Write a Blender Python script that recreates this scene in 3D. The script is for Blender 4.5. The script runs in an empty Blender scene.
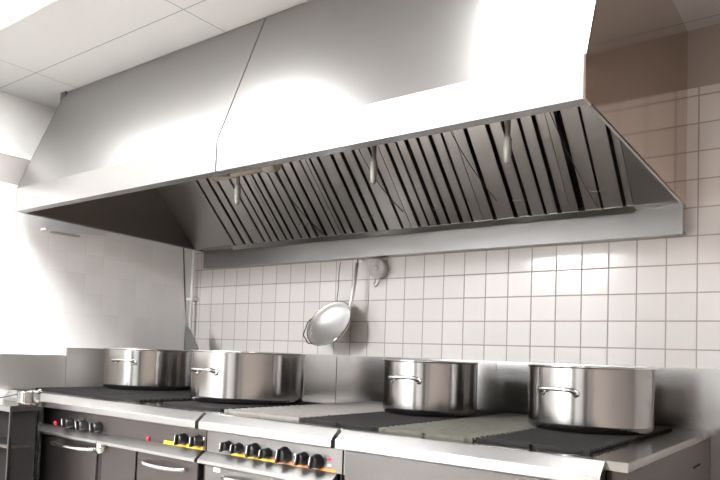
import bpy, bmesh, math, random
from mathutils import Vector, Matrix, Euler
random.seed(4)
sc = bpy.context.scene
PI = math.pi

# ---------------------------------------------------------------- camera
T = 0.115                      # wall tile pitch in metres
ZR = 0.90 + 3.7488 * T         # height of a reference grout row
F_PX, PX, PY = 676.1, 344.0, 320.8
yaw, pitch, roll = 0.6509, 0.0502, 0.0362
cd = bpy.data.cameras.new('camera')
cam = bpy.data.objects.new('camera', cd)
sc.collection.objects.link(cam)
cd.sensor_width = 36.0
cd.lens = F_PX * 36.0 / 720.0
cd.shift_x = (360.0 - PX) / 720.0
cd.shift_y = (PY - 240.0) / 720.0
cd.clip_start = 0.05
right = Vector((math.cos(yaw), math.sin(yaw), 0))
fwd0 = Vector((-math.sin(yaw), math.cos(yaw), 0))
fwd = fwd0 * math.cos(pitch) + Vector((0, 0, 1)) * math.sin(pitch)
up = -fwd0 * math.sin(pitch) + Vector((0, 0, 1)) * math.cos(pitch)
M = Matrix((right, up, -fwd)).transposed()
M = M @ Matrix.Rotation(roll, 3, 'Z')
cam.matrix_world = Matrix.Translation((2.0078, -3.0003, 1.1456)) @ M.to_4x4()
sc.camera = cam

# ---------------------------------------------------------------- world, view
w = bpy.data.worlds.new('world'); sc.world = w; w.use_nodes = True
w.node_tree.nodes['Background'].inputs[0].default_value = (0.8, 0.85, 0.9, 1)
w.node_tree.nodes['Background'].inputs[1].default_value = 0.4
sc.view_settings.view_transform = 'Standard'
sc.view_settings.look = 'None'
sc.view_settings.gamma = 1.0
sc.view_settings.use_curve_mapping = False
sc.view_settings.exposure = 0.40
LAMP = 25.0            # brightness of the two lamps in front of the hood
FILL_REAR = 24.0       # brightness of the unseen lamps added further back
CEIL = 2.53
XL, XR, YB = -1.561, 4.2, -7.5   # left wall, right wall, wall behind the camera

# ---------------------------------------------------------------- materials
def newmat(name):
    m = bpy.data.materials.new(name); m.use_nodes = True
    nt = m.node_tree
    return m, nt, nt.nodes['Principled BSDF']
def math_node(nt, op, a, b=None, c=None):
    n = nt.nodes.new('ShaderNodeMath'); n.operation = op
    for i, v in enumerate((a, b, c)):
        if v is None: continue
        if isinstance(v, (int, float)): n.inputs[i].default_value = v
        else: nt.links.new(v, n.inputs[i])
    return n.outputs[0]
def mixc(nt, fac, a, b):
    n = nt.nodes.new('ShaderNodeMix'); n.data_type = 'RGBA'
    if isinstance(fac, (int, float)): n.inputs[0].default_value = fac
    else: nt.links.new(fac, n.inputs[0])
    for i, v in ((6, a), (7, b)):
        if isinstance(v, tuple): n.inputs[i].default_value = (*v, 1) if len(v) == 3 else v
        else: nt.links.new(v, n.inputs[i])
    return n.outputs[2]
def noise(nt, scale, detail=3, stretch=(1, 1, 1), vec=None):
    tc = nt.nodes.new('ShaderNodeNewGeometry')
    mp = nt.nodes.new('ShaderNodeMapping'); mp.inputs['Scale'].default_value = stretch
    nt.links.new(vec or tc.outputs['Position'], mp.inputs[0])
    n = nt.nodes.new('ShaderNodeTexNoise'); n.inputs['Scale'].default_value = scale
    n.inputs['Detail'].default_value = detail
    nt.links.new(mp.outputs[0], n.inputs['Vector'])
    return n.outputs['Fac']
def steel(name, col=(0.6, 0.6, 0.59), rough=0.25, stretch=(1, 1, 1), nscale=60, bump=0.02, var=0.08, smear=0.0):
    m, nt, b = newmat(name)
    b.inputs['Metallic'].default_value = 1.0
    n1 = noise(nt, nscale, 4, stretch)
    n2 = noise(nt, 2.3, 3)
    r = math_node(nt, 'ADD', math_node(nt, 'MULTIPLY', n1, var), rough - var / 2)
    if smear:
        r = math_node(nt, 'ADD', r, math_node(nt, 'MULTIPLY', math_node(nt, 'SUBTRACT', n2, 0.5), smear))
    nt.links.new(r, b.inputs['Roughness'])
    c = mixc(nt, n2, tuple(x * 0.93 for x in col), tuple(min(1, x * 1.06) for x in col))
    nt.links.new(c, b.inputs['Base Color'])
    if bump:
        bp = nt.nodes.new('ShaderNodeBump'); bp.inputs['Strength'].default_value = bump
        bp.inputs['Distance'].default_value = 0.01
        nt.links.new(n1, bp.inputs['Height']); nt.links.new(bp.outputs[0], b.inputs['Normal'])
    return m
def plain(name, col, rough=0.5, metal=0.0, var=0.06, nscale=12, bump=0.0):
    m, nt, b = newmat(name)
    n = noise(nt, nscale, 4)
    c = mixc(nt, n, tuple(x * (1 - var) for x in col), tuple(min(1, x * (1 + var)) for x in col))
    nt.links.new(c, b.inputs['Base Color'])
    b.inputs['Roughness'].default_value = rough
    b.inputs['Metallic'].default_value = metal
    if bump:
        bp = nt.nodes.new('ShaderNodeBump'); bp.inputs['Strength'].default_value = bump
        bp.inputs['Distance'].default_value = 0.004
        nt.links.new(n, bp.inputs['Height']); nt.links.new(bp.outputs[0], b.inputs['Normal'])
    return m
def tile_mat(name, axis, tile_top, tcol, grout, paint):
    """glazed square wall tiles up to tile_top, plain paint above"""
    m, nt, b = newmat(name)
    g = nt.nodes.new('ShaderNodeNewGeometry')
    s = nt.nodes.new('ShaderNodeSeparateXYZ'); nt.links.new(g.outputs['Position'], s.inputs[0])
    u = math_node(nt, 'DIVIDE', s.outputs[axis], T)
    v = math_node(nt, 'DIVIDE', math_node(nt, 'SUBTRACT', s.outputs[2], ZR), T)
    u = math_node(nt, 'ADD', u, 100.0); v = math_node(nt, 'ADD', v, 100.0)
    def edge(a):
        f = math_node(nt, 'FRACT', a)
        return math_node(nt, 'MINIMUM', f, math_node(nt, 'SUBTRACT', 1.0, f))
    e = math_node(nt, 'MINIMUM', edge(u), edge(v))
    mr = nt.nodes.new('ShaderNodeMapRange'); mr.interpolation_type = 'SMOOTHSTEP'
    mr.inputs['From Min'].default_value = 0.012; mr.inputs['From Max'].default_value = 0.035
    nt.links.new(e, mr.inputs['Value'])
    tf = mr.outputs[0]
    cx = nt.nodes.new('ShaderNodeCombineXYZ')
    nt.links.new(math_node(nt, 'FLOOR', u), cx.inputs[0]); nt.links.new(math_node(nt, 'FLOOR', v), cx.inputs[1])
    wn = nt.nodes.new('ShaderNodeTexWhiteNoise'); nt.links.new(cx.outputs[0], wn.inputs['Vector'])
    tc = mixc(nt, wn.outputs['Value'], tuple(x * 0.95 for x in tcol), tcol)
    col = mixc(nt, tf, grout, tc)
    above = math_node(nt, 'GREATER_THAN', s.outputs[2], tile_top)
    col = mixc(nt, above, col, paint)
    nt.links.new(col, b.inputs['Base Color'])
    rr = math_node(nt, 'ADD', math_node(nt, 'MULTIPLY', tf, -0.62), 0.75)
    rr = math_node(nt, 'MAXIMUM', rr, math_node(nt, 'MULTIPLY', above, 0.6))
    nt.links.new(rr, b.inputs['Roughness'])
    h = math_node(nt, 'ADD', tf, math_node(nt, 'MULTIPLY', noise(nt, 5.0, 1), 0.5))
    h = math_node(nt, 'MULTIPLY', h, math_node(nt, 'SUBTRACT', 1.0, above))
    bp = nt.nodes.new('ShaderNodeBump'); bp.inputs['Strength'].default_value = 0.35
    bp.inputs['Distance'].default_value = 0.002
    nt.links.new(h, bp.inputs['Height']); nt.links.new(bp.outputs[0], b.inputs['Normal'])
    return m
def grid_mat(name, base, line, px, ox, py, oy, wdt, rough):
    m, nt, b = newmat(name)
    g = nt.nodes.new('ShaderNodeNewGeometry')
    s = nt.nodes.new('ShaderNodeSeparateXYZ'); nt.links.new(g.outputs['Position'], s.inputs[0])
    def edge(a, p, o):
        f = math_node(nt, 'FRACT', math_node(nt, 'ADD', math_node(nt, 'DIVIDE', math_node(nt, 'SUBTRACT', a, o), p), 100.0))
        return math_node(nt, 'MULTIPLY', math_node(nt, 'MINIMUM', f, math_node(nt, 'SUBTRACT', 1.0, f)), p)
    e = math_node(nt, 'MINIMUM', edge(s.outputs[0], px, ox), edge(s.outputs[1], py, oy))
    t = math_node(nt, 'LESS_THAN', e, wdt)
    n = noise(nt, 1.6, 4)
    c = mixc(nt, n, tuple(x * 0.92 for x in base), base)
    nt.links.new(mixc(nt, t, c, line), b.inputs['Base Color'])
    b.inputs['Roughness'].default_value = rough
    return m
def emis(name, col, s):
    m, nt, b = newmat(name)
    b.inputs['Base Color'].default_value = (*col, 1)
    b.inputs['Emission Color'].default_value = (*col, 1)
    b.inputs['Emission Strength'].default_value = s
    return m

MT = {}
MT['hood'] = steel('hood_steel', (0.39, 0.385, 0.377), 0.33, (1.0, 1.0, 1.0), 3, 0.0, 0.0, 0.03)
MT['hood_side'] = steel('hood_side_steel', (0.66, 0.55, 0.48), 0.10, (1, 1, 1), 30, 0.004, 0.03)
MT['hood_in'] = steel('hood_inner_steel', (0.42, 0.41, 0.395), 0.34, (1, 1, 1), 12, 0.03, 0.10)
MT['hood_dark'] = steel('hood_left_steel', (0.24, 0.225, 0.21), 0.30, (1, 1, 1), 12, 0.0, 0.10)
MT['filter'] = steel('filter_steel', (0.50, 0.48, 0.46), 0.38, (1, 1, 1), 20, 0.03, 0.12)
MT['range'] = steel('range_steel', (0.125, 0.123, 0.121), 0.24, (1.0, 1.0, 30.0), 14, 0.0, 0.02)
MT['range_side'] = steel('range_side_steel', (0.055, 0.044, 0.04), 0.30, (1.0, 1.0, 30.0), 14, 0.0, 0.06)  # dim warm reflection at the right end put into the steel colour
MT['lip'] = steel('lip_steel', (0.42, 0.415, 0.41), 0.30, (1, 1, 1), 25, 0.0, 0.03)
MT['deck'] = steel('deck_steel', (0.34, 0.335, 0.33), 0.17, (1, 1, 1), 25, 0.0, 0.03)
MT['panel'] = steel('panel_steel', (0.20, 0.196, 0.192), 0.33, (1.0, 1.0, 30.0), 14, 0.0, 0.02)
MT['panel_dark'] = steel('dark_front_steel', (0.115, 0.103, 0.10), 0.33, (1.0, 1.0, 30.0), 14, 0.0, 0.02)
MT['splash'] = steel('splash_steel', (0.34, 0.335, 0.33), 0.22, (1, 1, 20), 10, 0.0, 0.08)
MT['pot'] = steel('pot_steel', (0.37, 0.365, 0.36), 0.15, (1, 1, 1), 6, 0.003, 0.06)
MT['ladle'] = steel('ladle_steel', (0.88, 0.88, 0.87), 0.45, (1, 1, 1), 20, 0.0, 0.1)
MT['pot_in'] = steel('pot_inner_steel', (0.60, 0.58, 0.56), 0.33, (1, 1, 1), 20, 0.01, 0.10)
MT['chrome'] = steel('polished_steel', (0.75, 0.75, 0.74), 0.10, (1, 1, 1), 30, 0.004, 0.03)
MT['iron'] = plain('cast_iron', (0.017, 0.016, 0.0155), 0.8, 0.0, 0.3, 40, 0.3)
MT['iron_grey'] = plain('worn_grey_iron', (0.10, 0.096, 0.082), 0.7, 0.2, 0.35, 30, 0.4)
MT['griddle'] = plain('griddle_steel', (0.19, 0.175, 0.165), 0.6, 0.3, 0.25, 30, 0.3)
for _k in ('iron', 'iron_grey'): MT[_k].node_tree.nodes['Principled BSDF'].inputs['Specular IOR Level'].default_value = 0.15
MT['wall_panel'] = steel('wall_panel_steel', (0.62, 0.60, 0.58), 0.42, (1, 1, 20), 10, 0.0, 0.06)
MT['black'] = plain('black_plastic', (0.012, 0.012, 0.012), 0.28)
MT['dark'] = plain('void_shade', (0.012, 0.011, 0.011), 0.9)  # near-black for gaps and hollows, their shade put into the colour
MT['white_pl'] = plain('white_plastic', (0.8, 0.8, 0.8), 0.35)
MT['sticker'] = plain('white_sticker', (0.8, 0.8, 0.78), 0.5)
MT['yellow'] = plain('yellow_strip', (0.75, 0.50, 0.03), 0.45)
MT['orange'] = plain('orange_strip', (0.60, 0.24, 0.05), 0.45)
MT['red'] = plain('red_lens', (0.75, 0.02, 0.06), 0.3)
MT['grey_pl'] = plain('grey_plastic', (0.42, 0.41, 0.40), 0.45)
MT['pipe'] = plain('pipe_beige', (0.26, 0.235, 0.19), 0.5, 0.2)
MT['nozzle'] = plain('nozzle_metal', (0.24, 0.24, 0.215), 0.5, 0.4)
MT['blade'] = plain('dull_grey_metal', (0.15, 0.15, 0.145), 0.5, 0.2)
MT['cable'] = plain('cable_grey', (0.05, 0.05, 0.045), 0.6)
MT['wall_back'] = tile_mat('wall_tiles_back', 0, 2.285, (0.66, 0.63, 0.615), (0.34, 0.29, 0.27), (0.33, 0.28, 0.25))  # tiles darkened here so the left wall looks more strongly lit
MT['wall_left'] = tile_mat('wall_tiles_left', 1, 1.985, (0.93, 0.93, 0.93), (0.85, 0.85, 0.85), (0.27, 0.255, 0.25))  # tiles and grout paler, the strong light there put into their colour
MT['paint'] = plain('white_paint', (0.78, 0.78, 0.77), 0.6)
MT['warm'] = plain('warm_beige_paint', (0.42, 0.375, 0.345), 0.7)
MT['rear'] = plain('rear_wall_paint', (0.50, 0.50, 0.50), 0.7)
MT['ceiling'] = grid_mat('ceiling_board', (0.50, 0.50, 0.495), (0.21, 0.24, 0.23), 1.16, -0.184, 0.6, -1.28, 0.0028, 0.7)
MT['floor'] = grid_mat('floor_tiles', (0.32, 0.28, 0.25), (0.06, 0.05, 0.045), 0.2, 0, 0.2, 0, 0.004, 0.4)
MT['lamp'] = emis('lamp_diffuser', (1.0, 0.995, 0.98), LAMP)
MT['fill_rear'] = emis('rear_fill_diffuser', (1.0, 0.97, 0.93), FILL_REAR * 0.4)  # unseen lamps added to brighten back wall and pots
MT['fill_warm'] = emis('warm_fill_diffuser', (1.0, 0.76, 0.62), FILL_REAR * 0.5)  # unseen lamp added to warm the right side
MT['fill_left'] = emis('left_fill_diffuser', (0.97, 0.985, 1.0), FILL_REAR * 5.8)  # unseen lamps added to brighten the left side

# ---------------------------------------------------------------- mesh helpers
class MB:
    def __init__(s): s.bm = bmesh.new()
    def face(s, pts):
        vs = [s.bm.verts.new(p) for p in pts]
        return s.bm.faces.new(vs)
    def box(s, x0, x1, y0, y1, z0, z1, bev=0.0):
        b = bmesh.new()
        bmesh.ops.create_cube(b, size=1.0)
        for v in b.verts:
            v.co = Vector(((x0 + x1) / 2 + v.co.x * (x1 - x0), (y0 + y1) / 2 + v.co.y * (y1 - y0), (z0 + z1) / 2 + v.co.z * (z1 - z0)))
        if bev: bmesh.ops.bevel(b, geom=b.edges[:], offset=bev, segments=2, affect='EDGES')
        s.join(b); return s
    def join(s, b):
        mp = {}
        for v in b.verts: mp[v] = s.bm.verts.new(v.co)
        for f in b.faces:
            try:
                nf = s.bm.faces.new([mp[v] for v in f.verts]); nf.smooth = f.smooth
            except ValueError: pass
        b.free()
    def prism(s, prof, x0, x1, bev=0.0):
        """closed YZ profile extruded along X"""
        b = bmesh.new()
        A = [b.verts.new((x0, y, z)) for y, z in prof]; B = [b.verts.new((x1, y, z)) for y, z in prof]
        b.faces.new(A[::-1]); b.faces.new(B)
        n = len(prof)
        for i in range(n): b.faces.new((A[i], A[(i + 1) % n], B[(i + 1) % n], B[i]))
        bmesh.ops.recalc_face_normals(b, faces=b.faces[:])
        if bev: bmesh.ops.bevel(b, geom=b.edges[:], offset=bev, segments=2, affect='EDGES')
        s.join(b); return s
    def lathe(s, prof, seg=48, mat=None, closed=False):
        """profile of (radius, height) spun about Z, then placed by mat"""
        b = bmesh.new(); rings = []
        for r, z in prof:
            if r < 1e-6: rings.append([b.verts.new((0, 0, z))])
            else: rings.append([b.verts.new((r * math.cos(2 * PI * k / seg), r * math.sin(2 * PI * k / seg), z)) for k in range(seg)])
        pairs = list(zip(rings, rings[1:]))
        if closed: pairs.append((rings[-1], rings[0]))
        for a, c in pairs:
            for k in range(seg):
                k2 = (k + 1) % seg
                if len(a) == 1 and len(c) == 1: continue
                if len(a) == 1: f = b.faces.new((a[0], c[k2], c[k]))
                elif len(c) == 1: f = b.faces.new((a[k], a[k2], c[0]))
                else: f = b.faces.new((a[k], a[k2], c[k2], c[k]))
                f.smooth = True
        bmesh.ops.recalc_face_normals(b, faces=b.faces[:])
        if mat is not None: b.transform(mat)
        s.join(b); return s
    def tube(s, pts, r, seg=10, cap=True, flat=1.0):
        pts = [Vector(p) for p in pts]; n = len(pts)
        b = bmesh.new(); rings = []
        rs = r if isinstance(r, (list, tuple)) else [r] * n
        prev = None
        for i, p in enumerate(pts):
            d = (pts[min(i + 1, n - 1)] - pts[max(i - 1, 0)]).normalized()
            ref = Vector((0, 0, 1)) if abs(d.z) < 0.9 else Vector((0, 1, 0))
            if prev is None: u = d.cross(ref).normalized()
            else:
                u = prev - d * prev.dot(d); u.normalize()
            v = d.cross(u); prev = u
            rings.append([b.verts.new(p + (u * math.cos(2 * PI * k / seg) + v * flat * math.sin(2 * PI * k / seg)) * rs[i]) for k in range(seg)])
        for a, c in zip(rings, rings[1:]):
            for k in range(seg):
                f = b.faces.new((a[k], a[(k + 1) % seg], c[(k + 1) % seg], c[k])); f.smooth = True
        if cap: b.faces.new(rings[0][::-1]); b.faces.new(rings[-1])
        bmesh.ops.recalc_face_normals(b, faces=b.faces[:])
        s.join(b); return s
    def build(s, name, mat, parent=None, origin=None, mx=None):
        if mx is not None: s.bm.transform(mx)
        if origin is not None: bmesh.ops.translate(s.bm, verts=s.bm.verts[:], vec=-Vector(origin))
        me = bpy.data.meshes.new(name); s.bm.to_mesh(me); s.bm.free()
        me.materials.append(mat)
        o = bpy.data.objects.new(name, me); sc.collection.objects.link(o)
        if origin is not None and parent is None: o.location = origin
        if parent is not None: o.parent = parent
        return o
def smooth_path(pts, it=2):
    """rounds the corners of a polyline"""
    pts = [Vector(p) for p in pts]
    for _ in range(it):
        q = [pts[0]]
        for a, c in zip(pts, pts[1:]): q += [a * 0.75 + c * 0.25, a * 0.25 + c * 0.75]
        q.append(pts[-1]); pts = q
    return pts
def thing(name, label, cat, loc=(0, 0, 0), rz=0.0, group=None):
    o = bpy.data.objects.new(name, None); sc.collection.objects.link(o)
    o.location = loc; o.rotation_euler = (0, 0, rz); o.empty_display_size = 0.05
    o['label'] = label; o['category'] = cat
    if group: o['group'] = group
    return o
def tag(o, label, cat, group=None):
    o['label'] = label; o['category'] = cat
    if group: o['group'] = group
    return o
def struct(o): o['kind'] = 'structure'; return o
def loc_mb(f, origin):
    """shifts world coordinates into a thing's own"""
    return f

# ---------------------------------------------------------------- room
struct(MB().box(XL - 0.35, XR + 0.1, YB - 0.1, 0.1, -0.1, 0).build('floor', MT['floor']))
struct(MB().box(XL - 0.35, XR + 0.1, YB - 0.1, 0.1, CEIL, CEIL + 0.1).build('ceiling', MT['ceiling']))
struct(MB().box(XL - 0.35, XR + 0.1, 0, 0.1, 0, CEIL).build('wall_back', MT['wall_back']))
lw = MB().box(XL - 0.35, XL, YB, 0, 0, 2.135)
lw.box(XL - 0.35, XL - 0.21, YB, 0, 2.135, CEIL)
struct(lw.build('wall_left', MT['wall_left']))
struct(MB().box(XR, XR + 0.1, YB, 0, 0, CEIL).build('wall_right', MT['warm']))
struct(MB().box(XL - 0.35, XR + 0.1, YB - 0.1, YB, 0, CEIL).build('wall_front', MT['rear']))
# capping along the top of the tiled left wall, edge light put into its pale colour, and the white wall set back above it
struct(MB().box(XL - 0.205, XL + 0.006, YB, -0.002, 2.135, 2.150, 0.002).build('trim_1', MT['paint']))
struct(MB().box(XL - 0.209, XL - 0.20, YB, -0.002, 2.150, CEIL - 0.001).build('trim_2', MT['paint']))

# dark doors added in the unseen half of the kitchen to put bands in the steel
for nm, x0, x1 in (('added_door_1', -0.6, 0.35), ('added_door_2', 2.1, 3.0)):
    d = struct(MB().box(x0, x1, YB, YB + 0.04, 0, 2.05, 0.004).build(nm, MT['iron_grey']))
    MB().tube([(x1 - 0.08, YB + 0.04, 1.0), (x1 - 0.08, YB + 0.09, 1.0), (x1 - 0.20, YB + 0.09, 1.0)], 0.01, 8).build('handle', MT['chrome'], d)

# ceiling lamps; the unseen ones behind the viewer are added to light walls and steel
def ceiling_lamp(x0, x1, y0, y1, label, mat='lamp'):
    t = thing('ceiling_light', label, 'ceiling light', ((x0 + x1) / 2, (y0 + y1) / 2, CEIL))
    hx, hy = (x1 - x0) / 2, (y1 - y0) / 2
    f = MB()
    f.box(-hx - 0.015, hx + 0.015, -hy - 0.015, -hy, -0.012, 0); f.box(-hx - 0.015, hx + 0.015, hy, hy + 0.015, -0.012, 0)
    f.box(-hx - 0.015, -hx, -hy, hy, -0.012, 0); f.box(hx, hx + 0.015, -hy, hy, -0.012, 0)
    f.build('frame', MT['paint'], t)
    MB().box(-hx, hx, -hy, hy, -0.010, -0.002).build('diffuser', MT[mat], t)
ceiling_lamp(-1.26, -0.38, -2.2, -1.64, 'bright rectangular ceiling light at the upper left corner, in front of the hood')
ceiling_lamp(-0.25, 0.19, -2.2, -1.50, 'square ceiling light out of view above the hood seam')
ceiling_lamp(1.01, 1.46, -2.0, -1.30, 'bright rectangular ceiling light out of view above the right end of the hood')
ceiling_lamp(-1.45, -0.4, -4.9, -4.4, 'added rectangular ceiling light behind the viewer, near the left wall', 'fill_left')
ceiling_lamp(-1.45, -0.4, -5.9, -5.4, 'added rectangular ceiling light in the rear left of the kitchen', 'fill_left')
ceiling_lamp(0.6, 1.8, -5.0, -4.5, 'added rectangular ceiling light behind the viewer, in the middle of the kitchen', 'fill_rear')
ceiling_lamp(2.6, 3.8, -4.6, -4.1, 'added warm ceiling light behind the viewer, on the right', 'fill_warm')
ceiling_lamp(-1.5, -0.95, -7.1, -6.6, 'unseen small rectangular ceiling light at the far rear left of the kitchen', 'fill_left')
ceiling_lamp(1.0, 2.4, -6.9, -6.4, 'added large ceiling light close to the rear wall of the kitchen', 'fill_rear')
ceiling_lamp(0.1, 0.6, -5.75, -5.6, 'unseen narrow ceiling light at the rear middle of the kitchen', 'fill_rear')

# ---------------------------------------------------------------- exhaust hood
HX0, HX1 = -1.464, 1.452
YF, ZL0, ZL1, YT = -1.284, 1.825, 1.945, -1.05
hood = thing('exhaust_hood', 'long brushed steel canopy exhaust hood above the cooking range', 'exhaust hood', (0, 0, 0))
def front_section(x0, x1):
    t = 0.006
    # outer skin: lip, slope up to the ceiling, inward flange and gutter at the foot
    prof = [(YF, ZL0), (YF, ZL1), (YT, CEIL - 0.002), (YT + t, CEIL - 0.002), (YF + t, ZL1), (YF + t, ZL0 + 0.008),
            (YF + 0.045, ZL0 + 0.008), (YF + 0.045, ZL0 + 0.03), (YF + 0.049, ZL0 + 0.03), (YF + 0.049, ZL0)]
    MB().prism(prof, x0, x1).build('front_panel', MT['hood'], hood)
front_section(HX0 + 0.006, 0.057)
front_section(0.063, HX1 - 0.006)
MB().prism([(YF + 0.008, ZL1), (YT + 0.010, CEIL - 0.002), (YT + 0.014, CEIL - 0.002), (YF + 0.012, ZL1), (YF + 0.012, ZL0 + 0.012), (YF + 0.008, ZL0 + 0.012)], 0.03, 0.09).build('seam_backing', MT['dark'], hood)
def side(x0, x1, mat='hood_side'):
    prof = [(YF, ZL0), (YF, ZL1), (YT, CEIL - 0.002), (-0.002, CEIL - 0.002), (-0.002, 1.797)]
    return MB().prism(prof, x0, x1).build('side_panel', MT[mat], hood)
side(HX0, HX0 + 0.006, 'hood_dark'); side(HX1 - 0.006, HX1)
# bottom rims of the side panels
for xa, xb in ((HX0, HX0 + 0.014), (HX1 - 0.008, HX1)):
    MB().prism([(YF + 0.05, ZL0 + 0.004), (YF + 0.05, ZL0 - 0.002), (-0.06, 1.796), (-0.06, 1.802)], xa, xb).build('side_rim', MT['hood' if xa < 0 else 'hood_in'], hood)
# rear grease trough against the tiles
MB().prism([(-0.002, 1.676), (-0.062, 1.676), (-0.062, 1.798), (-0.056, 1.798), (-0.056, 1.690), (-0.002, 1.690)], -1.405, HX1).build('grease_trough', MT['hood'], hood)
MB().prism([(-0.062, 1.792), (-0.062, 1.798), (-0.10, 1.803), (-0.10, 1.797)], -1.405, HX1 - 0.008).build('trough_rim', MT['hood_in'], hood)
# sloped filter bank: direction up and to the front
S0 = Vector((0, -0.10, 1.800)); SD = Vector((0, -0.70, 0.7141)); SD.normalize(); SN = Vector((0, -SD.z, SD.y)); SN.normalize()
if SN.z > 0: SN = -SN           # normal to the front and down
def sl(x, s, n): return Vector((x, 0, 0)) + S0 + SD * s + SN * n
def slab(mb, x0, x1, s0, s1, n0, n1):
    b = bmesh.new()
    c = [b.verts.new(sl(x, s, n)) for x in (x0, x1) for s in (s0, s1) for n in (n0, n1)]
    for q in ((0, 1, 3, 2), (4, 6, 7, 5), (0, 4, 5, 1), (2, 3, 7, 6), (0, 2, 6, 4), (1, 5, 7, 3)): b.faces.new([c[i] for i in q])
    bmesh.ops.recalc_face_normals(b, faces=b.faces[:]); mb.join(b)
SMAX = 0.98
m = MB(); slab(m, HX0 + 0.008, HX1 - 0.008, -0.02, SMAX, -0.055, -0.045); m.build('filter_back_plate', MT['dark'], hood)  # black plate stands in for the shade behind the slots
m = MB(); slab(m, HX0 + 0.008, -1.105, -0.01, SMAX, -0.02, -0.002); m.build('blank_panel', MT['hood_in'], hood)
m = MB(); slab(m, 1.275, HX1 - 0.008, -0.01, SMAX, -0.02, -0.002); m.build('blank_panel', MT['hood_in'], hood)
m = MB(); slab(m, -1.105, 1.275, -0.03, 0.002, -0.03, 0.004); m.build('filter_rail', MT['hood_in'], hood)
# slots (centre x, half width) read along the foot of the bank
slots = [(-1.073, 9), (-0.985, 11), (-0.917, 10), (-0.816, 8), (-0.760, 6), (-0.703, 9), (-0.639, 7), (-0.589, 9), (-0.525, 6), (-0.464, 9), (-0.406, 8),
         (-0.341, 9), (-0.275, 6), (-0.209, 7), (-0.155, 9), (-0.069, 10), (-0.004, 11), (0.065, 9), (0.157, 8), (0.257, 10), (0.311, 6), (0.366, 11),
         (0.426, 8), (0.491, 10), (0.549, 6), (0.664, 10), (0.767, 11), (0.834, 8), (0.905, 7), (0.968, 10), (1.064, 15), (1.150, 5), (1.240, 8)]
cuts = [(-1.105, -0.664), (-0.664, -0.238), (-0.238, 0.210), (0.210, 0.605), (0.605, 1.015), (1.015, 1.275)]
for a, c in cuts:
    m = MB(); x = a + 0.0015
    for cx, hw in [s for s in slots if a < s[0] < c]:
        slab(m, x, cx - hw / 1000.0 * 0.92, 0.002, SMAX, -0.016, 0.0)
        # folded baffle edge beside the slot
        slab(m, cx - hw / 1000.0 * 0.92 - 0.003, cx - hw / 1000.0 * 0.92, 0.002, SMAX, -0.035, 0.0)
        x = cx + hw / 1000.0 * 0.92
        slab(m, x, x + 0.003, 0.002, SMAX, -0.035, 0.0)
    slab(m, x, c - 0.0015, 0.002, SMAX, -0.016, 0.0)
    fo = m.build('grease_filter', MT['filter'], hood)
    h = MB(); xm = (a + c) / 2
    h.tube(smooth_path([sl(xm - 0.03, 0.10, 0.0), sl(xm - 0.03, 0.10, 0.022), sl(xm + 0.03, 0.10, 0.022), sl(xm + 0.03, 0.10, 0.0)], 2), 0.002, 6)
    h.build('handle', MT['hood_in'], fo)
# pipe and nozzles of the fire suppression run under the front
m = MB()
m.tube([(-0.055, -1.16, 1.850), (0.20, -1.16, 1.850)], 0.014, 12)
m.tube([(0.20, -1.16, 1.850), (0.262, -1.16, 1.850)], 0.021, 14)
m.box(-0.10, 0.02, -1.185, -1.14, 1.838, 1.868, 0.004)
m.build('suppression_pipe', MT['pipe'], hood)
for x in (0.043, 0.701, 1.183):
    m = MB()
    m.lathe([(0, 0.0), (0.007, 0.0), (0.0095, 0.004), (0.0115, 0.02), (0.0125, 0.05), (0.0125, 0.075), (0.010, 0.08), (0.008, 0.085), (0.008, 0.17), (0, 0.17)], 16,
            Matrix.Translation((x, -1.15, 1.727)))
    m.build('nozzle', MT['nozzle'], hood)
    MB().box(x - 0.012, x + 0.012, -1.238, -1.14, 1.895, 1.901).build('nozzle_bracket', MT['hood_in'], hood)
for (x0, s0, x1, s1) in ((1.02, 0.62, 1.13, 0.02), (0.58, 0.60, 0.70, 0.1), (-0.48, 0.5, -0.36, 0.02), (0.10, 0.5, 0.20, 0.1)):
    m = MB(); pts = []
    for k in range(9):
        t = k / 8
        pts.append(sl(x0 + (x1 - x0) * t, s0 + (s1 - s0) * t, 0.004 + 0.03 * math.sin(PI * t)))
    m.tube(pts, 0.0022, 6).build('cable', MT['cable'], hood)
# dark closing strip between hood and ceiling, left end
MB().box(HX0 - 0.02, HX0 + 0.03, YT - 0.012, YT + 0.002, CEIL - 0.06, CEIL - 0.002).build('ceiling_bracket', MT['panel'], hood)

# ---------------------------------------------------------------- cooking range
YR = -1.203
def knob(parent, x, z, r, ang=0.0):
    m = MB()
    mx = Matrix.Translation((x, YR, z)) @ Matrix.Rotation(PI / 2, 4, 'X')
    m.lathe([(0, 0.0), (r * 1.15, 0.0), (r * 1.15, 0.005), (r, 0.008), (r * 0.93, 0.030), (r * 0.8, 0.034), (0, 0.034)], 20, mx)
    g = bmesh.new(); bmesh.ops.create_cube(g, size=1.0)
    for v in g.verts: v.co = Vector((v.co.x * r * 0.42, v.co.y * r * 1.9, v.co.z * 0.014 + 0.040))
    bmesh.ops.bevel(g, geom=g.edges[:], offset=0.0015, segments=1, affect='EDGES')
    g.transform(mx @ Matrix.Rotation(ang, 4, 'Z')); m.join(g)
    k = m.build('knob', MT['black'], parent)
    # pointer line on the grip
    g = MB(); b = bmesh.new(); bmesh.ops.create_cube(b, size=1.0)
    for v in b.verts: v.co = Vector((v.co.x * 0.0022, v.co.y * r * 1.2 + r * 0.25, v.co.z * 0.002 + 0.0475))
    b.transform(mx @ Matrix.Rotation(ang, 4, 'Z')); g.join(b)
    g.build('pointer', MT['sticker'], k)
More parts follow.
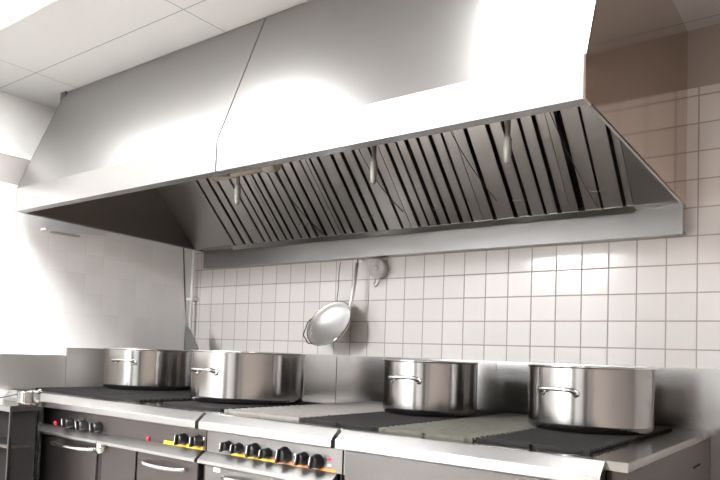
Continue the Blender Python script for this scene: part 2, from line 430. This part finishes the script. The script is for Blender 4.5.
def door(parent, x0, x1, z0, z1, handle=None, mat='panel'):
    d = MB().box(x0, x1, YR - 0.012, YR + 0.02, z0, z1, 0.003).build('door', MT[mat], parent)
    if handle:
        a, c, hz = handle
        m = MB()
        m.tube(smooth_path([(a, YR - 0.012, hz), (a, YR - 0.045, hz), (a + 0.08, YR - 0.058, hz - 0.004), (c - 0.08, YR - 0.058, hz - 0.004), (c, YR - 0.045, hz), (c, YR - 0.012, hz)], 2), 0.0085, 10)
        m.build('handle', MT['chrome'], d)
    return d
def range_module(label, x0, x1, px0, lip1):
    """x0..x1 deck, px0 left end of the control panel, lip1 right end of the bullnose"""
    t = thing('cooking_range', label, 'range')
    b = MB()
    b.box(px0, x1, -1.19, -0.03, 0.12, 0.875)
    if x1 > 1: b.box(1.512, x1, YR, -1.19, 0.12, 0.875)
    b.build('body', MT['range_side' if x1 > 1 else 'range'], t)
    MB().box(x0, x1, YR, -0.03, 0.876, 0.900, 0.0015).build('deck', MT['deck'], t)
    MB().prism([(YR + 0.002, 0.9), (YR - 0.006, 0.8985), (YR - 0.040, 0.8705), (YR - 0.044, 0.866), (YR - 0.044, 0.842), (YR - 0.038, 0.838), (YR + 0.002, 0.838)], x0, lip1 - 0.018, 0.0).build('front_lip', MT['lip'], t)
    MB().box(px0, lip1 - 0.012 if lip1 > 1 else x1, YR, -1.19, 0.752, 0.838).build('control_panel', MT['panel_dark' if x0 < -1 else 'panel'], t)
    if lip1 < 1: MB().box(x1 - 0.006, x1 + 0.001, YR + 0.001, -1.0, 0.12, 0.87).build('side_seam', MT['dark'], t)
    for k in range(4):
        xx = px0 + 0.06 if k < 2 else x1 - 0.06
        yy = -1.12 if k % 2 else -0.1
        MB().lathe([(0, 0), (0.03, 0), (0.03, 0.01), (0.018, 0.02), (0.018, 0.12), (0, 0.12)], 16, Matrix.Translation((xx, yy, 0))).build('leg', MT['panel'], t)
    return t
def lower_strip(t, x0, x1):
    MB().prism([(YR, 0.753), (YR - 0.006, 0.751), (YR - 0.042, 0.724), (YR - 0.042, 0.712), (YR, 0.708)], x0, x1).build('lower_ledge', MT['lip'], t)
# left module
rl = range_module('left cooking range with dark control panel, three knobs left and two right', -1.545, -0.015, -1.215, -0.015)
lower_strip(rl, -1.245, -0.030)
for x, z in ((-0.965, 0.777), (-0.850, 0.776), (-0.735, 0.777)): knob(rl, x, z, 0.023, 0.25)
for x, z in ((-0.146, 0.785), (-0.055, 0.787)): knob(rl, x, z, 0.022, -0.1)
for x in (-1.098, -0.372):
    MB().lathe([(0, 0), (0.010, 0), (0.010, 0.005), (0.006, 0.009), (0, 0.010)], 14, Matrix.Translation((x, YR, 0.764)) @ Matrix.Rotation(PI / 2, 4, 'X')).build('indicator_light', MT['red'], rl)
MB().prism([(YR - 0.0015, 0.754), (YR - 0.0015, 0.768), (YR, 0.768), (YR, 0.754)], -0.27, -0.03).build('warning_strip', MT['yellow'], rl)
for x, z in ((-0.19, 0.797), (-0.015 - 0.012, 0.797)):
    MB().lathe([(0, 0), (0.007, 0), (0.007, 0.004), (0, 0.006)], 12, Matrix.Translation((x, YR, z)) @ Matrix.Rotation(PI / 2, 4, 'X')).build('screw_cap', MT['chrome'], rl)
door(rl, -1.205, -0.722, 0.13, 0.703, (-1.06, -0.73, 0.680), 'panel_dark')
MB().box(-0.722, -0.690, YR - 0.004, YR + 0.01, 0.13, 0.70).build('door_gap', MT['dark'], rl)
MB().lathe([(0, 0), (0.024, 0), (0.026, 0.01), (0.024, 0.04), (0, 0.045)], 20, Matrix.Translation((-0.675, YR - 0.004, 0.692)) @ Matrix.Rotation(PI / 2, 4, 'X')).build('hinge_cap', MT['chrome'], rl)
MB().box(-0.688, -0.440, YR - 0.010, YR + 0.02, 0.13, 0.703, 0.002).build('lower_panel', MT['panel_dark'], rl)
door(rl, -0.428, -0.040, 0.13, 0.703, (-0.36, -0.10, 0.672), 'panel_dark')
# middle module
rm = range_module('middle cooking range with a row of seven black knobs and an orange strip', -0.013, 0.652, -0.009, 0.654)
lower_strip(rm, -0.012, 0.636)
for x, z, r in ((0.115, 0.785, 0.019), (0.172, 0.784, 0.019), (0.254, 0.786, 0.024), (0.318, 0.782, 0.018), (0.400, 0.786, 0.026), (0.488, 0.784, 0.021), (0.550, 0.782, 0.023)): knob(rm, x, z, r, -0.15)
MB().prism([(YR - 0.0015, 0.754), (YR - 0.0015, 0.763), (YR, 0.763), (YR, 0.754)], 0.13, 0.36).build('warning_strip', MT['yellow'], rm)
MB().prism([(YR - 0.0015, 0.754), (YR - 0.0015, 0.763), (YR, 0.763), (YR, 0.754)], 0.36, 0.63).build('warning_strip', MT['orange'], rm)
for x, z, c in ((0.213, 0.792, 'yellow'), (0.213, 0.778, 'sticker'), (0.448, 0.775, 'yellow'), (0.448, 0.792, 'sticker'), (0.600, 0.795, 'red'), (0.600, 0.775, 'sticker'), (0.35, 0.765, 'red')):
    MB().box(x - 0.007, x + 0.007, YR - 0.001, YR, z - 0.004, z + 0.004).build('dial_mark', MT[c], rm)
dm = door(rm, -0.002, 0.630, 0.13, 0.703, None)
MB().box(0.05, 0.085, YR - 0.0135, YR - 0.012, 0.683, 0.700).build('white_label', MT['sticker'], dm)
m = MB()
m.tube(smooth_path([(0.13, YR - 0.012, 0.672), (0.13, YR - 0.05, 0.672), (0.56, YR - 0.05, 0.672), (0.56, YR - 0.012, 0.672)], 2), 0.010, 10)
m.build('handle', MT['chrome'], dm)
# right module
rr = range_module('right cooking range with a plain steel front and exposed side at the right end', 0.654, 1.550, 0.660, 1.512)
MB().box(0.672, 1.480, YR - 0.012, YR + 0.001, 0.13, 0.834, 0.002).build('front_panel', MT['range'], rr)
MB().box(1.5495, 1.5515, -0.36, -0.24, 0.792, 0.800).build('vent_slot', MT['dark'], rr)
# upstands behind and beside the range
for a, c, lb in ((-1.555, -0.986, 'brushed steel backsplash panel behind the rear left pot'), (-0.984, -0.298, 'brushed steel backsplash panel behind the widest pot, left of the seam under the bowl'),
                 (-0.296, 0.652, 'brushed steel backsplash panel behind the middle pot'), (0.654, 1.590, 'brushed steel backsplash panel at the right end behind the deepest pot')):
    m = MB(); m.box(a, c, -0.026, -0.002, 0.60, 1.142, 0.002)
    m.box(a, c, -0.032, -0.026, 1.128, 1.142)
    tag(m.build('backsplash_panel', MT['splash'], None, ((a + c) / 2, -0.014, 0.6)), lb, 'backsplash', None)
m = MB().box(XL + 0.002, XL + 0.014, -0.899, -0.03, 0.902, 1.130, 0.001)
tag(m.build('backsplash_panel', MT['wall_panel'], None, (XL + 0.008, -0.46, 0.902)), 'taller steel backsplash panel on the left wall beside the range', 'backsplash')
m = MB().box(XL + 0.002, XL + 0.010, -2.4, -0.902, 0.902, 1.086, 0.001)
tag(m.build('backsplash_panel', MT['wall_panel'], None, (XL + 0.006, -1.6, 0.902)), 'lower steel backsplash panel on the left wall above the worktop', 'backsplash')

# ---------------------------------------------------------------- loose grates and plates
def grate(x0, x1, y0, y1, label, mat, pitch_=0.030, serr=True, name='burner_grate', cat='grate', z=0.900):
    cx, cy = (x0 + x1) / 2, (y0 + y1) / 2
    hx, hy = (x1 - x0) / 2, (y1 - y0) / 2
    m = MB(); h = 0.011
    m.box(-hx, hx, -hy, -hy + 0.012, 0, h, 0.001); m.box(-hx, hx, hy - 0.012, hy, 0, h, 0.001)
    m.box(-hx + 0.018, -hx + 0.026, -hy, hy, 0, h - 0.003); m.box(hx - 0.026, hx - 0.018, -hy, hy, 0, h - 0.003)
    m.box(-0.006, 0.006, -hy, hy, 0, h - 0.002)
    n = int((2 * hy - 0.024) / pitch_)
    p = (2 * hy - 0.024) / n
    for k in range(n):
        yy = -hy + 0.012 + p * (k + 0.5)
        m.box(-hx, hx, yy - p * 0.24, yy + p * 0.24, 0.004, h)
    m.box(-hx + 0.01, hx - 0.01, -hy + 0.01, hy - 0.01, 0.0, 0.004)
    o = m.build(name, mat); o.location = (cx, cy, z)
    return tag(o, label, cat)
grate(-1.50, -0.93, -1.10, -0.60, 'dark cast iron grate at the far left front of the range', MT['iron'])
grate(-1.50, -0.93, -0.595, -0.10, 'dark cast iron grate at the far left rear under the white-lit pot', MT['iron'])
grate(-0.91, -0.56, -1.12, -0.62, 'dark cast iron grate at the front between the left knobs and widest pot', MT['iron'])
grate(-0.91, -0.60, -0.615, -0.10, 'dark cast iron grate behind, right of the rear left pot', MT['iron'])
grate(-0.41, -0.04, -1.12 + 0.01, -0.46, 'black cast iron grate under the widest pot', MT['iron'])
grate(-0.01, 0.385, -1.12, -0.10, 'pale ribbed steel griddle plate right of the widest pot', MT['griddle'], 0.036, name='griddle_plate', cat='griddle')
grate(0.395, 0.740, -1.125, -0.600, 'black cast iron grate in front of the middle pot', MT['iron'])
grate(0.395, 0.740, -0.595, -0.10, 'black cast iron grate behind and under the middle pot', MT['iron'])
grate(0.750, 1.090, -1.140, -0.10, 'greenish grey worn ribbed iron plate between middle and deepest pots', MT['iron_grey'], 0.036, name='griddle_plate', cat='griddle')
grate(1.100, 1.430, -1.125, -0.610, 'dark cast iron grate at the front right corner in front of the deepest pot', MT['iron'])
grate(1.100, 1.430, -0.605, -0.10, 'dark cast iron grate under the deepest pot at the right end', MT['iron'])

# ---------------------------------------------------------------- pots
def pot(label, x, y, r, h, handle_deg, hz, z=0.9112, name='cooking_pot'):
    t = thing(name, label, 'pot', (x, y, z))
    wt = 0.003
    out = [(0, 0), (r - 0.022, 0), (r - 0.010, 0.004), (r - 0.003, 0.012), (r, 0.024), (r, 0.027), (r, 0.04), (r, h * 0.5), (r, h - 0.02), (r, h - 0.009), (r, h - 0.006), (r + 0.003, h - 0.003), (r + 0.003, h), (r - wt, h), (r - wt - 0.002, h - 0.006),
           (r - wt - 0.002, 0.024), (r - 0.02, 0.008), (0, 0.007)]
    MB().lathe(out, 96).build('body', MT['pot'], t)
    MB().lathe([(r + 0.0045, h - 0.005), (r + 0.0055, h - 0.002), (r + 0.003, h + 0.001), (r - 0.004, h + 0.001), (r - 0.004, h - 0.003), (r + 0.001, h - 0.006)], 96, closed=True).build('rim', MT['chrome'], t)
    hw = 0.062
    for k in range(2):
        a = math.radians(handle_deg) + k * PI
        m = MB()
        y0 = math.sqrt(max(r * r - hw * hw, 0))
        pts = [(y0 - 0.002, -hw, 0), (y0 + 0.018, -hw, 0.005), (y0 + 0.038, -hw * 0.97, 0.013), (y0 + 0.038, hw * 0.97, 0.013), (y0 + 0.018, hw, 0.005), (y0 - 0.002, hw, 0)]
        m.tube(smooth_path(pts, 2), 0.0062, 10)
        for sg in (-1, 1):
            m.lathe([(0, 0), (0.013, 0), (0.013, 0.003), (0.008, 0.006), (0, 0.006)], 14, Matrix.Translation((y0 - 0.001, sg * hw, 0)) @ Matrix.Rotation(PI / 2 , 4, 'Y'))
        m.build('handle', MT['chrome'], t, mx=Matrix.Rotation(a, 4, 'Z') @ Matrix.Translation((0, 0, hz)))
    return t
pot('wide shallow steel pot with loop handle on the dark grate, widest of the four', -0.305, -0.702, 0.268, 0.232, -90, 0.135)
pot('medium steel pot with a loop handle on the range below the wall disc', 0.560, -0.482, 0.198, 0.222, -91, 0.140)
pot('deep steel pot with loop handle at the right end of the range', 1.233, -0.502, 0.214, 0.224, -101, 0.132)
pot('steel pot at the rear left, partly hidden by the widest pot', -1.262, -0.550, 0.252, 0.226, -69, 0.150)

# little saucepan on the left worktop
t = thing('saucepan', 'small round steel saucepan with thin handle on the worktop at the left edge', 'saucepan', (-1.175, -1.306, 0.8503))
MB().lathe([(0, 0), (0.042, 0), (0.050, 0.006), (0.052, 0.012), (0.052, 0.016), (0.052, 0.04), (0.052, 0.060), (0.052, 0.062), (0.054, 0.066), (0.048, 0.066), (0.048, 0.014), (0.040, 0.005), (0, 0.004)], 48).build('body', MT['pot'], t)
MB().tube(smooth_path([(-0.03, -0.042, 0.05), (-0.08, -0.070, 0.035), (-0.17, -0.080, 0.02), (-0.30, -0.03, 0.03)], 2), 0.0035, 8).build('handle', MT['cable'], t)
MB().lathe([(0, 0), (0.008, 0), (0.009, 0.008), (0, 0.012)], 12, Matrix.Translation((0.040, 0.032, 0.066))).build('knob', MT['chrome'], t)

# worktop on an open frame at the left
t = thing('worktop_table', 'steel worktop on an open frame with a dark shelf space, at the lower left', 'table', (-1.345, -1.335, -0.010))
MB().box(-0.205, 0.205, -0.075, 0.083, 0.832, 0.860, 0.003).build('tabletop', MT['deck'], t)
for xx in (-0.190, 0.195):
    for yy in (-0.065, 0.072):
        MB().box(xx - 0.006, xx + 0.006, yy - 0.006, yy + 0.006, 0.010, 0.832).build('leg', MT['range'], t)
MB().box(-0.19, 0.19, -0.065, 0.075, 0.13, 0.15).build('shelf', MT['panel'], t)
MB().box(-0.19, 0.19, -0.065, 0.075, 0.66, 0.675).build('shelf', MT['panel'], t)
MB().box(-0.185, 0.185, 0.060, 0.066, 0.15, 0.832).build('back_shade', MT['dark'], t)  # black sheet added for the dimness inside the open frame
MB().box(0.183, 0.189, -0.058, 0.064, 0.15, 0.832).build('side_panel', MT['dark'], t)  # second black sheet in place of shade, on the right side

# ---------------------------------------------------------------- long handled paddle standing in the rear left pot
t = thing('stirring_paddle', 'long-handled grey metal paddle standing upright behind the rear left pot', 'paddle', (-1.355, -0.22, 0.9115))
m = MB(); b = bmesh.new()
outl = [(-0.010, 0.400), (0.004, 0.390), (0.032, 0.360), (0.062, 0.325), (0.095, 0.285), (0.125, 0.245), (0.140, 0.20), (0.138, 0.10), (0.115, 0.03), (0.075, 0.0), (0.02, 0.0), (0.002, 0.06), (-0.008, 0.2)]
A = [b.verts.new((x, -0.002, z)) for x, z in outl]; B = [b.verts.new((x, 0.002, z)) for x, z in outl]
b.faces.new(A); b.faces.new(B[::-1])
for i in range(len(outl)):
    j = (i + 1) % len(outl); b.faces.new((A[j], A[i], B[i], B[j]))
bmesh.ops.recalc_face_normals(b, faces=b.faces[:]); m.join(b)
m.build('blade', MT['blade'], t)
MB().tube([(-0.004, 0, 0.20), (-0.006, 0.0, 0.40), (-0.062, 0.0, 0.88)], 0.0045, 8).build('handle', MT['panel'], t)

# pipe in the corner
t = thing('wall_pipe', 'thin white vertical pipe in the corner of the tiled walls', 'pipe', (-1.525, -0.045, 1.145))
MB().tube([(0, 0, 0), (0, 0, 1.38)], 0.011, 12).build('tube', MT['white_pl'], t)
MB().box(-0.034, 0.020, -0.016, 0.045, 0.325, 0.343, 0.002).build('bracket', MT['white_pl'], t)

# ---------------------------------------------------------------- bowl-shaped ladle hanging on the wall
hb = thing('hanging_ladle', 'large steel ladle bowl hanging by its long flat handle from the hood trough', 'ladle', (-0.272, -0.14, 1.314))
n = Vector((-0.05, -0.86, 0.50)).normalized()
q = n.to_track_quat('Z', 'Y').to_matrix().to_4x4()
R_ = 0.136
prof = [(0, -0.062)]
for k in range(1, 9):
    a = k / 8 * PI / 2
    prof.append((R_ * math.sin(a), -0.062 * math.cos(a)))
prof += [(R_ + 0.008, 0.001), (R_ + 0.008, 0.003), (R_ - 0.002, 0.003)]
for k in range(7, 0, -1):
    a = k / 8 * PI / 2
    prof.append(((R_ - 0.003) * math.sin(a), -0.059 * math.cos(a)))
prof.append((0, -0.059))
MB().lathe(prof, 64, q).build('bowl', MT['ladle'], hb)
lp = []
for k in range(13):
    a = math.radians(168 + k * 6.5)
    rr_ = R_ + 0.008 + 0.020 * math.sin(PI * k / 12) ** 0.6 * (1 + 0.25 * math.sin(k * 1.3))
    lp.append(q @ Vector((rr_ * math.cos(a), rr_ * math.sin(a), 0.002)))
MB().tube(lp, 0.0032, 8).build('loop', MT['cable'], hb)
MB().lathe([(R_ + 0.006, -0.001), (R_ + 0.011, 0.002), (R_ + 0.006, 0.005), (R_ + 0.002, 0.002)], 64, q, closed=True).build('rim', MT['chrome'], hb)
P0 = Vector((0.128, 0.02, 0.10))
MB().tube([P0 - Vector((0.012, 0.0, 0.02)), P0, Vector((0.128, 0.045, 0.20)), Vector((0.124, 0.070, 0.330))], [0.012, 0.013, 0.012, 0.010], 12, flat=0.8).build('handle', MT['ladle'], hb)
MB().tube(smooth_path([(0.124, 0.070, 0.322), (0.124, 0.070, 0.350), (0.124, 0.10, 0.355), (0.124, 0.138, 0.350)], 2), 0.003, 8).build('hook', MT['chrome'], hb)
MB().tube(smooth_path([(-0.012, 0.075, 0.110), (-0.018, 0.095, 0.20), (-0.030, 0.11, 0.30), (-0.028, 0.118, 0.350)], 2), 0.0022, 6).build('wire', MT['cable'], hb)

# small round disc with two prongs
t = thing('wall_disc', 'small round grey metal disc with two short prongs, hung under the hood trough', 'kitchen timer', (-0.038, -0.003, 1.614))
mx = Matrix.Rotation(PI / 2, 4, 'X')
MB().lathe([(0, 0), (0.050, 0), (0.054, 0.004), (0.056, 0.040), (0.053, 0.046), (0.046, 0.048), (0.044, 0.045), (0, 0.045)], 40, mx).build('case', MT['grey_pl'], t)
MB().lathe([(0, 0.045), (0.012, 0.045), (0.012, 0.052), (0.009, 0.054), (0, 0.054)], 20, mx).build('dial', MT['filter'], t)
m = MB()
m.tube(smooth_path([(-0.012, -0.03, -0.050), (-0.016, -0.03, -0.075), (-0.022, -0.034, -0.086)], 2), 0.004, 8)
m.build('prong', MT['grey_pl'], t)
MB().tube(smooth_path([(0.014, -0.03, -0.050), (0.008, -0.03, -0.075), (-0.004, -0.036, -0.102), (-0.008, -0.045, -0.096)], 2), 0.0045, 8).build('prong', MT['grey_pl'], t)
MB().box(-0.008, 0.008, -0.010, 0.001, 0.045, 0.066).build('hanger', MT['grey_pl'], t)

# small bracket on the left wall
t = thing('wall_bracket', 'small pale wall-mounted bracket with grey slotted underside on the left wall', 'bracket', (XL + 0.001, -0.92, 1.765))
MB().prism([(-0.17, 0.0), (0.20, 0.022), (0.20, 0.034), (-0.17, 0.012)], 0.0, 0.05, 0.001).build('shelf', MT['white_pl'], t)
m = MB()
for k in range(7): m.box(0.006 + k * 0.006, 0.009 + k * 0.006, -0.12, 0.04, -0.004, 0.004)
m.build('grille', MT['grey_pl'], t)
